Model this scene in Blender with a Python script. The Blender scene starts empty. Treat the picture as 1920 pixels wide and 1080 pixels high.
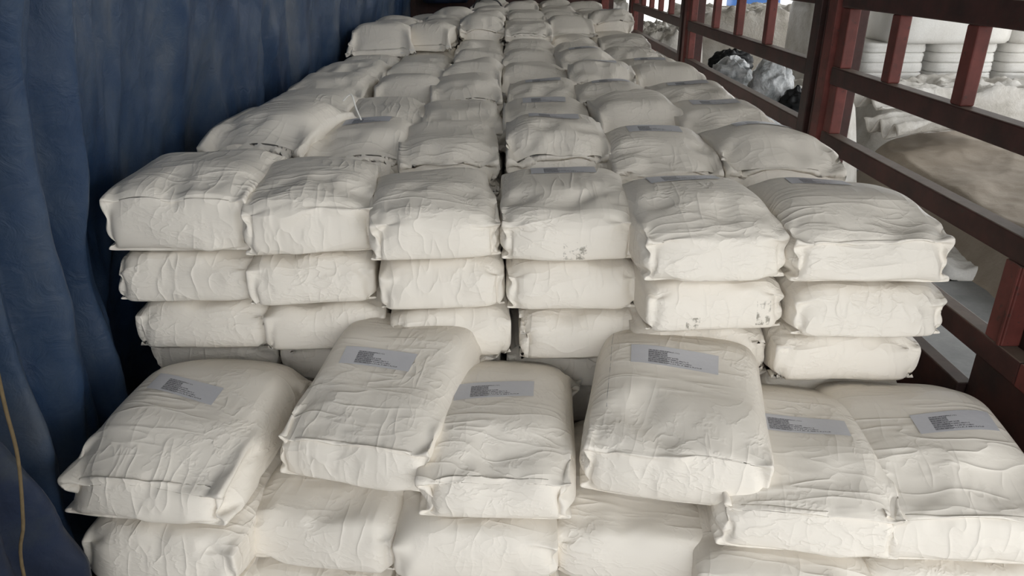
import bpy, math, random
import numpy as np
from mathutils import Vector, noise as mnoise

# ------------------------------------------------------------------ camera, world, light
scene = bpy.context.scene
COL = scene.collection
CAM_Z = 1.62
cam_data = bpy.data.cameras.new('camera')
cam = bpy.data.objects.new('camera', cam_data)
COL.objects.link(cam)
cam_data.sensor_width = 36.0
cam_data.lens = 1390.0 / 1920.0 * 36.0
cam_data.clip_start = 0.05
cam_data.clip_end = 300
cam.location = (0, 0, CAM_Z)
cam.rotation_euler = (math.radians(90 - 23.7), 0, math.radians(-0.4))
scene.camera = cam

world = bpy.data.worlds.new('overcast_sky')
scene.world = world
world.use_nodes = True
bg = world.node_tree.nodes['Background']
bg.inputs[0].default_value = (0.965, 0.98, 0.99, 1)
bg.inputs[1].default_value = 1.0

sun_d = bpy.data.lights.new('sun', 'SUN')
sun_d.energy = 4.0
sun_d.angle = math.radians(1.0)
sun_d.color = (1.0, 0.95, 0.86)
sun = bpy.data.objects.new('sun', sun_d)
COL.objects.link(sun)
sun.rotation_euler = (math.radians(-28), math.radians(18), 0)

scene.view_settings.view_transform = 'Standard'
scene.view_settings.look = 'None'
scene.view_settings.gamma = 1.0
scene.view_settings.use_curve_mapping = False
scene.view_settings.exposure = 1.50

rng = np.random.default_rng(7)
random.seed(5)

# ------------------------------------------------------------------ materials
def new_mat(name):
    m = bpy.data.materials.new(name)
    m.use_nodes = True
    nt = m.node_tree
    return m, nt, nt.nodes['Principled BSDF']

def N(nt, typ, **kw):
    n = nt.nodes.new(typ)
    for k, v in kw.items():
        setattr(n, k, v)
    return n

def ramp(nt, src, stops):
    r = N(nt, 'ShaderNodeValToRGB')
    el = r.color_ramp.elements
    while len(el) < len(stops):
        el.new(0.5)
    for e, (p, c) in zip(el, stops):
        e.position = p
        e.color = (*c, 1) if len(c) == 3 else c
    nt.links.new(src, r.inputs[0])
    return r.outputs[0]

def tex_noise(nt, coord, scale, detail=4, rough=0.5, mapscale=None, dist=0.0):
    t = N(nt, 'ShaderNodeTexNoise')
    t.inputs['Scale'].default_value = scale
    t.inputs['Detail'].default_value = detail
    t.inputs['Roughness'].default_value = rough
    t.inputs['Distortion'].default_value = dist
    if mapscale:
        mp = N(nt, 'ShaderNodeMapping')
        mp.inputs['Scale'].default_value = mapscale
        nt.links.new(coord, mp.inputs[0])
        coord = mp.outputs[0]
    nt.links.new(coord, t.inputs['Vector'])
    return t.outputs[0]

def add_bump(nt, bsdf, height, strength, dist, chain=None):
    b = N(nt, 'ShaderNodeBump')
    b.inputs['Strength'].default_value = strength
    b.inputs['Distance'].default_value = dist
    nt.links.new(height, b.inputs['Height'])
    if chain:
        nt.links.new(chain, b.inputs['Normal'])
    nt.links.new(b.outputs[0], bsdf.inputs['Normal'])
    return b.outputs[0]

def mixc(nt, fac, a, b, mode='MIX'):
    m = N(nt, 'ShaderNodeMix', data_type='RGBA', blend_type=mode)
    if isinstance(fac, (int, float)):
        m.inputs[0].default_value = fac
    else:
        nt.links.new(fac, m.inputs[0])
    for i, v in ((6, a), (7, b)):
        if isinstance(v, tuple):
            m.inputs[i].default_value = (*v, 1)
        else:
            nt.links.new(v, m.inputs[i])
    return m.outputs[2]

def math_n(nt, op, a, b=None, c=None):
    m = N(nt, 'ShaderNodeMath', operation=op)
    for i, v in enumerate((a, b, c)):
        if v is None:
            continue
        if isinstance(v, (int, float)):
            m.inputs[i].default_value = v
        else:
            nt.links.new(v, m.inputs[i])
    return m.outputs[0]

def box_mask(nt, uv, u0, u1, v0, v1):
    s = N(nt, 'ShaderNodeSeparateXYZ')
    nt.links.new(uv, s.inputs[0])
    a = math_n(nt, 'GREATER_THAN', s.outputs[0], u0)
    b = math_n(nt, 'LESS_THAN', s.outputs[0], u1)
    c = math_n(nt, 'GREATER_THAN', s.outputs[1], v0)
    d = math_n(nt, 'LESS_THAN', s.outputs[1], v1)
    return math_n(nt, 'MULTIPLY', math_n(nt, 'MULTIPLY', a, b), math_n(nt, 'MULTIPLY', c, d))

def sack_mat(name, base=(0.84, 0.785, 0.70), scuffs=(), line=False):
    m, nt, b = new_mat(name)
    tc = N(nt, 'ShaderNodeTexCoord')
    oi = N(nt, 'ShaderNodeObjectInfo')
    off = N(nt, 'ShaderNodeVectorMath', operation='ADD')
    nt.links.new(tc.outputs['Object'], off.inputs[0])
    sc = N(nt, 'ShaderNodeVectorMath', operation='SCALE')
    sc.inputs[0].default_value = (7.3, 3.1, 5.7)
    nt.links.new(oi.outputs['Random'], sc.inputs['Scale'])
    nt.links.new(sc.outputs[0], off.inputs[1])
    co = off.outputs[0]
    n1 = tex_noise(nt, co, 5.0, 3)
    col = mixc(nt, n1, tuple(c * 0.965 for c in base), tuple(min(1, c * 1.03) for c in base))
    # faint grubby smears
    n2 = tex_noise(nt, co, 14, 5, 0.6)
    dirt = ramp(nt, n2, [(0.64, (0, 0, 0)), (0.78, (1, 1, 1))])
    col = mixc(nt, math_n(nt, 'MULTIPLY', dirt, 0.10), col, (0.45, 0.40, 0.33))
    uv = tc.outputs['UV']
    for (u0, u1, v0, v1) in scuffs:
        msk = box_mask(nt, uv, u0, u1, v0, v1)
        nz = tex_noise(nt, co, 55, 5, 0.65)
        s1 = ramp(nt, nz, [(0.50, (0, 0, 0)), (0.60, (1, 1, 1))])
        col = mixc(nt, math_n(nt, 'MULTIPLY', math_n(nt, 'MULTIPLY', msk, s1), 0.75), col, (0.20, 0.18, 0.14))
    if line:
        msk = box_mask(nt, uv, 0.0988, 0.1028, 0.20, 0.90)
        nz = tex_noise(nt, co, 40, 3)
        s1 = ramp(nt, nz, [(0.35, (0, 0, 0)), (0.5, (1, 1, 1))])
        col = mixc(nt, math_n(nt, 'MULTIPLY', math_n(nt, 'MULTIPLY', msk, s1), 0.6), col, (0.15, 0.15, 0.16))
    nt.links.new(col, b.inputs['Base Color'])
    b.inputs['Roughness'].default_value = 0.46
    b.inputs['Specular IOR Level'].default_value = 0.32
    # fine crumple relief and plastic weave
    def crease(scale, mp, dist, det=1.5):
        n = tex_noise(nt, co, scale, det, 0.5, mapscale=mp, dist=dist)
        return math_n(nt, 'POWER', math_n(nt, 'SUBTRACT', 1.0, math_n(nt, 'ABSOLUTE', math_n(nt, 'MULTIPLY_ADD', n, 2.0, -1.0))), 9.0)
    c1 = crease(4.0, (5.0, 1.0, 2.5), 0.15)
    c2 = crease(4.0, (1.2, 5.5, 2.5), 0.15)
    c3 = crease(7.0, (2.5, 2.0, 5.0), 0.3, 3.0)
    r1 = tex_noise(nt, co, 26, 4, 0.55, dist=0.3)
    def soft(scale, lo, hi_):
        return ramp(nt, tex_noise(nt, co, scale, 1), [(lo, (0, 0, 0)), (hi_, (1, 1, 1))])
    h = math_n(nt, 'ADD', math_n(nt, 'ADD', math_n(nt, 'MULTIPLY', math_n(nt, 'MULTIPLY', c1, soft(4.1, 0.35, 0.75)), 1.0), math_n(nt, 'MULTIPLY', math_n(nt, 'MULTIPLY', c2, soft(3.3, 0.35, 0.75)), 1.0)),
               math_n(nt, 'ADD', math_n(nt, 'MULTIPLY', math_n(nt, 'MULTIPLY', c3, soft(5.0, 0.35, 0.75)), 0.6), math_n(nt, 'MULTIPLY', r1, 0.12)))
    n_ = add_bump(nt, b, h, 0.5, 0.006)
    return m

def paint_mat(name, c0, c1, dust=(0.23, 0.18, 0.145), dust_amt=0.75):
    m, nt, b = new_mat(name)
    tc = N(nt, 'ShaderNodeTexCoord')
    g = N(nt, 'ShaderNodeNewGeometry')
    n1 = tex_noise(nt, g.outputs['Position'], 9, 5, 0.6)
    col = ramp(nt, n1, [(0.35, c0), (0.62, c1)])
    n2 = tex_noise(nt, g.outputs['Position'], 38, 5, 0.65)
    chips = ramp(nt, n2, [(0.60, (0, 0, 0)), (0.66, (1, 1, 1))])
    col = mixc(nt, math_n(nt, 'MULTIPLY', chips, 0.6), col, (0.045, 0.03, 0.025))
    sep = N(nt, 'ShaderNodeSeparateXYZ')
    nt.links.new(g.outputs['True Normal'], sep.inputs[0])
    up = ramp(nt, sep.outputs[2], [(0.6, (0, 0, 0)), (0.9, (1, 1, 1))])
    n3 = tex_noise(nt, g.outputs['Position'], 20, 4)
    dm = math_n(nt, 'MULTIPLY', up, math_n(nt, 'MULTIPLY_ADD', n3, 0.8, dust_amt - 0.4))
    col = mixc(nt, dm, col, dust)
    nt.links.new(col, b.inputs['Base Color'])
    b.inputs['Roughness'].default_value = 0.55
    b.inputs['Specular IOR Level'].default_value = 0.3
    add_bump(nt, b, n2, 0.25, 0.002)
    return m

def cloth_mat(name, stops, scale=3.0, rough=0.5, fine=90, stretch=(1, 1, 1), bump=0.35, bdist=0.006, spec=0.3):
    m, nt, b = new_mat(name)
    g = N(nt, 'ShaderNodeNewGeometry')
    n1 = tex_noise(nt, g.outputs['Position'], scale, 8, 0.62, mapscale=stretch)
    col = ramp(nt, n1, stops)
    n2 = tex_noise(nt, g.outputs['Position'], fine, 3, 0.6)
    col = mixc(nt, 0.35, col, mixc(nt, n2, (0.35, 0.35, 0.35), (1.0, 1.0, 1.0)), 'MULTIPLY')
    nt.links.new(col, b.inputs['Base Color'])
    b.inputs['Roughness'].default_value = rough
    b.inputs['Specular IOR Level'].default_value = spec
    r1 = tex_noise(nt, g.outputs['Position'], 14, 6, 0.6, dist=1.0)
    add_bump(nt, b, r1, bump, bdist)
    return m

def plain_mat(name, c, rough=0.6, spec=0.3, var=0.15, scale=12):
    m, nt, b = new_mat(name)
    g = N(nt, 'ShaderNodeNewGeometry')
    n1 = tex_noise(nt, g.outputs['Position'], scale, 5, 0.6)
    nt.links.new(mixc(nt, n1, tuple(x * (1 - var) for x in c), tuple(min(1, x * (1 + var)) for x in c)), b.inputs['Base Color'])
    b.inputs['Roughness'].default_value = rough
    b.inputs['Specular IOR Level'].default_value = spec
    add_bump(nt, b, n1, 0.3, 0.004)
    return m

def label_mat():
    m, nt, b = new_mat('printed_paper_label')
    tc = N(nt, 'ShaderNodeTexCoord')
    uv = tc.outputs['UV']
    paper = (0.60, 0.60, 0.63)
    s = N(nt, 'ShaderNodeSeparateXYZ')
    nt.links.new(uv, s.inputs[0])
    U, V = s.outputs[0], s.outputs[1]
    rows = 10.0
    vr = math_n(nt, 'MULTIPLY', V, rows)
    fr = math_n(nt, 'FRACT', vr)
    inrow = math_n(nt, 'MULTIPLY', math_n(nt, 'GREATER_THAN', fr, 0.22), math_n(nt, 'LESS_THAN', fr, 0.80))
    rid = math_n(nt, 'FLOOR', vr)
    # line length by row: top rows short, third and fourth rows from the bottom long
    cmb = N(nt, 'ShaderNodeCombineXYZ')
    nt.links.new(math_n(nt, 'MULTIPLY', rid, 13.7), cmb.inputs[0])
    wn = N(nt, 'ShaderNodeTexWhiteNoise', noise_dimensions='3D')
    nt.links.new(cmb.outputs[0], wn.inputs['Vector'])
    low = math_n(nt, 'LESS_THAN', rid, 3.5)
    length = math_n(nt, 'ADD', math_n(nt, 'MULTIPLY_ADD', wn.outputs[0], 0.20, 0.40), math_n(nt, 'MULTIPLY', low, 0.24))
    inlen = math_n(nt, 'MULTIPLY', math_n(nt, 'GREATER_THAN', U, 0.20), math_n(nt, 'LESS_THAN', U, length))
    inv = math_n(nt, 'MULTIPLY', math_n(nt, 'GREATER_THAN', V, 0.08), math_n(nt, 'LESS_THAN', V, 0.80))
    # letters: cells along the row
    c2 = N(nt, 'ShaderNodeCombineXYZ')
    nt.links.new(math_n(nt, 'FLOOR', math_n(nt, 'MULTIPLY', U, 120.0)), c2.inputs[0])
    nt.links.new(math_n(nt, 'FLOOR', math_n(nt, 'MULTIPLY', V, 30.0)), c2.inputs[1])
    w2 = N(nt, 'ShaderNodeTexWhiteNoise', noise_dimensions='3D')
    nt.links.new(c2.outputs[0], w2.inputs['Vector'])
    glyph = math_n(nt, 'GREATER_THAN', w2.outputs[0], 0.30)
    text = math_n(nt, 'MULTIPLY', math_n(nt, 'MULTIPLY', inrow, glyph), math_n(nt, 'MULTIPLY', inlen, inv))
    block = box_mask(nt, uv, 0.20, 0.42, 0.08, 0.78)
    col = mixc(nt, math_n(nt, 'MULTIPLY', block, 0.5), paper, (0.16, 0.16, 0.18))
    col = mixc(nt, math_n(nt, 'MULTIPLY', text, 0.8), col, (0.075, 0.075, 0.09))
    nt.links.new(col, b.inputs['Base Color'])
    b.inputs['Roughness'].default_value = 0.4
    n = tex_noise(nt, tc.outputs['Object'], 40, 3)
    add_bump(nt, b, n, 0.3, 0.003)
    return m

M_SACK = sack_mat('white_woven_plastic')
M_SACK_SCUFF_A = sack_mat('white_woven_plastic_scuffed', scuffs=((0.45, 0.62, -0.22, -0.12),))
M_SACK_SCUFF_B = sack_mat('white_woven_plastic_dirty', scuffs=((0.28, 0.38, -0.24, -0.14), (0.78, 0.88, -0.20, -0.06)))
M_SACK_LINE = sack_mat('white_woven_plastic_lined', line=True)
M_LABEL = label_mat()
M_THREAD = plain_mat('white_thread', (0.82, 0.80, 0.76), 0.8)
M_STRAP = plain_mat('dark_strap', (0.05, 0.05, 0.05), 0.6)
M_RED = paint_mat('dark_red_paint', (0.036, 0.016, 0.013), (0.068, 0.025, 0.021))
M_RED2 = paint_mat('red_paint', (0.10, 0.028, 0.022), (0.165, 0.044, 0.036), dust_amt=0.6)
M_BROWN = paint_mat('brown_paint', (0.030, 0.016, 0.014), (0.055, 0.022, 0.018), dust=(0.12, 0.09, 0.07), dust_amt=0.5)
M_TARP = cloth_mat('blue_tarpaulin', [(0.30, (0.010, 0.025, 0.062)), (0.45, (0.022, 0.048, 0.103)), (0.54, (0.042, 0.069, 0.120)), (0.70, (0.092, 0.108, 0.135))],
                   2.6, 0.5, 160, stretch=(1, 1.2, 0.6), bump=0.55, bdist=0.010)
M_TARP_DARK = cloth_mat('dark_blue_tarpaulin', [(0.35, (0.008, 0.012, 0.024)), (0.6, (0.016, 0.026, 0.055)), (0.75, (0.04, 0.05, 0.06))],
                        3, 0.6, 160, bump=0.5)
M_TAN = cloth_mat('tan_canvas', [(0.3, (0.34, 0.285, 0.225)), (0.5, (0.39, 0.33, 0.265)), (0.7, (0.44, 0.38, 0.31))], 2.5, 0.75, 120, bump=0.5, bdist=0.012)
M_PALE = cloth_mat('pale_plastic_sheet', [(0.3, (0.46, 0.43, 0.38)), (0.5, (0.62, 0.59, 0.54)), (0.7, (0.74, 0.72, 0.68))], 3, 0.5, 60, bump=0.6, bdist=0.02)
M_BEIGE = cloth_mat('beige_plastic_sheet', [(0.3, (0.44, 0.40, 0.34)), (0.5, (0.58, 0.54, 0.48)), (0.7, (0.72, 0.69, 0.64))], 2.5, 0.45, 60, bump=0.8, bdist=0.03)
M_BALE = cloth_mat('white_wrap', [(0.3, (0.74, 0.72, 0.68)), (0.7, (0.84, 0.83, 0.80))], 3, 0.5, 60, bump=0.4, bdist=0.01)
M_CLEAR = cloth_mat('silvery_plastic', [(0.32, (0.30, 0.32, 0.33)), (0.5, (0.55, 0.57, 0.58)), (0.66, (0.78, 0.79, 0.79))], 9, 0.28, 60, bump=0.9, bdist=0.03, spec=0.6)
M_BLACK = plain_mat('black_plastic', (0.012, 0.013, 0.014), 0.5)
M_BLUE = plain_mat('blue_cover', (0.03, 0.09, 0.25), 0.5)
M_CONC = cloth_mat('concrete', [(0.3, (0.19, 0.195, 0.195)), (0.5, (0.27, 0.275, 0.275)), (0.62, (0.33, 0.335, 0.33)), (0.75, (0.42, 0.42, 0.415))], 1.4, 0.6, 25, bump=0.2)
M_WOOD = plain_mat('worn_boards', (0.11, 0.075, 0.05), 0.8, var=0.4, scale=6)
M_ROOF = plain_mat('grey_sheet_roof', (0.30, 0.29, 0.27), 0.7)
M_WALL = plain_mat('dull_wall', (0.25, 0.24, 0.22), 0.8)
M_ROPE = plain_mat('old_rope', (0.13, 0.095, 0.05), 0.9, var=0.4, scale=60)

# ------------------------------------------------------------------ helpers
def mesh_obj(name, verts, faces, mat, parent=None, smooth=False, uvs=None):
    me = bpy.data.meshes.new(name)
    me.from_pydata([tuple(v) for v in verts], [], faces)
    if smooth:
        me.polygons.foreach_set('use_smooth', [True] * len(me.polygons))
    me.materials.append(mat)
    me.update()
    o = bpy.data.objects.new(name, me)
    COL.objects.link(o)
    if parent:
        o.parent = parent
    return o

def empty(name, loc=(0, 0, 0)):
    o = bpy.data.objects.new(name, None)
    COL.objects.link(o)
    o.location = loc
    return o

def tag(o, label, cat, group=None, kind=None):
    o['label'] = label
    if cat:
        o['category'] = cat
    if group:
        o['group'] = group
    if kind:
        o['kind'] = kind
    return o

def box(name, lo, hi, mat, parent=None, bevel=0.004):
    x0, y0, z0 = lo
    x1, y1, z1 = hi
    v = [(x0, y0, z0), (x1, y0, z0), (x1, y1, z0), (x0, y1, z0), (x0, y0, z1), (x1, y0, z1), (x1, y1, z1), (x0, y1, z1)]
    f = [(0, 3, 2, 1), (4, 5, 6, 7), (0, 1, 5, 4), (1, 2, 6, 5), (2, 3, 7, 6), (3, 0, 4, 7)]
    o = mesh_obj(name, v, f, mat, parent)
    if bevel:
        m = o.modifiers.new('bevel', 'BEVEL')
        m.width = bevel
        m.segments = 2
    return o

def tube(name, pts, rad, mat, parent=None, sides=8):
    pts = [Vector(p) for p in pts]
    vs, fs = [], []
    for i, p in enumerate(pts):
        t = (pts[min(i + 1, len(pts) - 1)] - pts[max(i - 1, 0)]).normalized()
        a = t.cross(Vector((0.31, 0.2, 0.93))).normalized()
        b = t.cross(a)
        for k in range(sides):
            an = 2 * math.pi * k / sides
            vs.append(p + (a * math.cos(an) + b * math.sin(an)) * rad)
    for i in range(len(pts) - 1):
        for k in range(sides):
            k2 = (k + 1) % sides
            fs.append((i * sides + k, i * sides + k2, (i + 1) * sides + k2, (i + 1) * sides + k))
    fs.append(tuple(range(sides))[::-1])
    fs.append(tuple((len(pts) - 1) * sides + k for k in range(sides)))
    return mesh_obj(name, vs, fs, mat, parent, smooth=True)

def smooth_path(pts, n=6):
    out = []
    P = [Vector(p) for p in pts]
    for i in range(len(P) - 1):
        p0, p1, p2, p3 = P[max(i - 1, 0)], P[i], P[i + 1], P[min(i + 2, len(P) - 1)]
        for k in range(n):
            t = k / n
            out.append(0.5 * ((2 * p1) + (p2 - p0) * t + (2 * p0 - 5 * p1 + 4 * p2 - p3) * t * t + (3 * p1 - p0 - 3 * p2 + p3) * t ** 3))
    out.append(P[-1])
    return out

def fbm(x, y, z, o=4):
    return mnoise.fractal(Vector((x, y, z)), 1.0, 2.0, o)

def ridge(x, y, z, o=4):
    """crumple: sharp creased noise, about 0..1"""
    s, a, t = 0.0, 1.0, 0.0
    for k in range(o):
        s += a * (1 - abs(mnoise.noise(Vector((x, y, z + 7.1 * k)))))
        t += a
        a *= 0.55
        x, y = x * 1.9, y * 1.9
    return s / t

def grid_faces(nu, nv):
    return [(i * nv + j, (i + 1) * nv + j, (i + 1) * nv + j + 1, i * nv + j + 1) for i in range(nu - 1) for j in range(nv - 1)]

def sstep(a, b, x):
    t = min(1, max(0, (x - a) / (b - a)))
    return t * t * (3 - 2 * t)

# ------------------------------------------------------------------ the setting
BED = 0.0
GROUND = -1.1
tag(box('floor', (-40, -60, GROUND - 0.1), (70, 110, GROUND), M_CONC, bevel=0), 'grey concrete floor of the loading shed', None, kind='structure')
tag(box('unseen_roof', (-6, -4.5, 5.0), (9.8, 34, 5.1), M_ROOF, bevel=0), 'unseen sheet roof of the loading shed, sized to block overhead sky light', None, kind='structure')  # out of view; extent set so sky light enters from the open sides
tag(box('wall_left', (-6.1, -4.5, GROUND), (-6, 34, 5.0), M_WALL, bevel=0), 'dull shed wall behind the tarpaulin', None, kind='structure')
tbed = empty('floor_truck_bed')
tag(tbed, 'worn boarded truck bed under the sacks', None, kind='structure')
for i in range(9):
    box('plank', (-1.27 + i * 0.295, -0.6, -0.06), (-1.27 + i * 0.295 + 0.287, 9.75, -0.001), M_WOOD, tbed, bevel=0.003)

# ------------------------------------------------------------------ sacks: cloth pouches settled by a small position-based solver
class Topo:
    def __init__(s, nL, nW, nH):
        s.nL, s.nW, s.nH = nL, nW, nH
        M = s.M = 2 * (nW + nH)
        rid = lambda r, k: r * M + (k % M)
        base = (nL + 1) * M
        cap = {}
        cnt = base
        for i in range(nW + 1):
            for j in range(nH + 1):
                if j == 0: cap[i, j] = rid(0, i)
                elif i == nW: cap[i, j] = rid(0, nW + j)
                elif j == nH: cap[i, j] = rid(0, nW + nH + (nW - i))
                elif i == 0: cap[i, j] = rid(0, 2 * nW + nH + (nH - j))
                else:
                    cap[i, j] = cnt
                    cnt += 1
        s.N = cnt
        s.cap = cap
        quads = []
        for r in range(nL):
            for k in range(M):
                quads.append((rid(r, k), rid(r + 1, k), rid(r + 1, k + 1), rid(r, k + 1)))
        for i in range(nW):
            for j in range(nH):
                quads.append((cap[i, j], cap[i + 1, j], cap[i + 1, j + 1], cap[i, j + 1]))
        s.quads = np.array(quads)
        # mates on the sewn end
        mate = {}
        for i in range(nW + 1):
            mate[i] = (nW + nH + (nW - i)) % M
        for j in range(1, nH):
            mate[nW + j] = nW + (nH - j)
            mate[2 * nW + nH + j] = 2 * nW + nH + (nH - j)
        for k in list(mate):
            mate[mate[k]] = k
        s.mate = mate
        close = []
        ks = list(range(2 * nW + 2 * nH - nH // 2, M)) + list(range(0, nW + nH // 2))
        for k in ks:
            a, b = k % M, (k + 1) % M
            q = [rid(nL, a), rid(nL, mate[a]), rid(nL, mate[b]), rid(nL, b)]
            u = list(dict.fromkeys(q))
            if len(u) >= 3:
                close.append(tuple(u))
        s.close = close
        # constraints: (a, b, weight, rest type) -> rest is evaluated per sack on the pattern
        E = {}
        def add(a, b, w):
            if a != b:
                E.setdefault((min(a, b), max(a, b)), w)
        for q in quads:
            for t in range(4):
                add(q[t], q[(t + 1) % 4], 1.0)
        for q in quads:
            add(q[0], q[2], 0.45)
            add(q[1], q[3], 0.45)
        s.n_struct = len(E)
        B = {}
        for r in range(nL + 1):
            for k in range(M):
                if r + 2 <= nL: B[(rid(r, k), rid(r + 2, k))] = 0.16
                B[(rid(r, k), rid(r, k + 2))] = 0.16
        S = []
        for r in (nL - 1, nL):
            for k in range(M):
                if k < mate[k]:
                    S.append((rid(r, k), rid(r, mate[k])))
        s.edges = np.array(list(E.keys()) + list(B.keys()) + S)
        s.w = np.array(list(E.values()) + list(B.values()) + [1.0] * len(S), dtype=np.float32)
        s.kind = np.array([0] * len(E) + [1] * len(B) + [2] * len(S))
        # padded neighbour lists
        nb = [[] for _ in range(s.N)]
        for e, (a, b) in enumerate(s.edges):
            nb[a].append((b, e))
            nb[b].append((a, e))
        K = max(len(x) for x in nb)
        s.nbr = np.zeros((s.N, K), dtype=np.int32)
        s.nbe = np.zeros((s.N, K), dtype=np.int32)
        s.nbw = np.zeros((s.N, K), dtype=np.float32)
        for v, l in enumerate(nb):
            for c, (o, e) in enumerate(l):
                s.nbr[v, c] = o
                s.nbe[v, c] = e
                s.nbw[v, c] = s.w[e]
        s.nbw_sum = s.nbw.sum(1)
        vf = [[] for _ in range(s.N)]
        for f, q in enumerate(quads):
            for v in q:
                vf[v].append(f)
        KF = max(len(x) for x in vf)
        s.vf = np.full((s.N, KF), len(quads), dtype=np.int32)
        for v, l in enumerate(vf):
            s.vf[v, :len(l)] = l

    def ring_rect(s, W, H):
        p = np.zeros((s.M, 2))
        for k in range(s.M):
            if k < s.nW: p[k] = (-W / 2 + W * k / s.nW, 0)
            elif k < s.nW + s.nH: p[k] = (W / 2, H * (k - s.nW) / s.nH)
            elif k < 2 * s.nW + s.nH: p[k] = (W / 2 - W * (k - s.nW - s.nH) / s.nW, H)
            else: p[k] = (-W / 2, H - H * (k - 2 * s.nW - s.nH) / s.nH)
        return p

    def pattern(s, L, W, H):
        """box-shaped cutting pattern: positions of the unsewn tube + end panel"""
        P = np.zeros((s.N, 3))
        rr = s.ring_rect(W, H)
        for r in range(s.nL + 1):
            P[r * s.M:(r + 1) * s.M, 0] = rr[:, 0]
            P[r * s.M:(r + 1) * s.M, 1] = L * r / s.nL
            P[r * s.M:(r + 1) * s.M, 2] = rr[:, 1]
        for (i, j), v in s.cap.items():
            P[v] = (-W / 2 + W * i / s.nW, 0, H * j / s.nH)
        return P

    def start(s, L, W, H):
        P = s.pattern(L, W, H)
        flat = np.zeros((s.M, 2))
        w2 = W + H
        for k in range(s.M):
            # parametrise by distance from the mid-left side, folded flat
            if k < s.nW: x = -w2 / 2 + H / 2 + W * k / s.nW; z = -1
            elif k <= s.nW + s.nH:
                d = H * (k - s.nW) / s.nH
                x = W / 2 + (d if d < H / 2 else H - d); z = -1 if d < H / 2 else 1
            elif k < 2 * s.nW + s.nH: x = W / 2 - W * (k - s.nW - s.nH) / s.nW; z = 1
            else:
                d = H * (k - 2 * s.nW - s.nH) / s.nH
                x = -W / 2 - (d if d < H / 2 else H - d); z = 1 if d < H / 2 else -1
            flat[k] = (x, H * 0.40 + 0.003 * z)
        rr = s.ring_rect(W, H)
        for r in range(s.nL + 1):
            t = sstep(0.66, 0.98, r / s.nL)
            P[r * s.M:(r + 1) * s.M, 0] = rr[:, 0] * (1 - t) + flat[:, 0] * t
            P[r * s.M:(r + 1) * s.M, 2] = rr[:, 1] * (1 - t) + flat[:, 1] * t
            P[r * s.M:(r + 1) * s.M, 1] = L * r / s.nL * (1 - 0.03 * t)
        return P

def lowfreq(P, rg, n=10, fmin=6, fmax=22):
    """smooth random field on points (sum of a few random plane waves), about -1..1"""
    out = np.zeros(len(P))
    for _ in range(n):
        d = rg.normal(size=3)
        d /= np.linalg.norm(d)
        f = rg.uniform(fmin, fmax)
        out += np.sin(P @ d * f + rg.uniform(0, 6.28))
    return out / math.sqrt(n)

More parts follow.
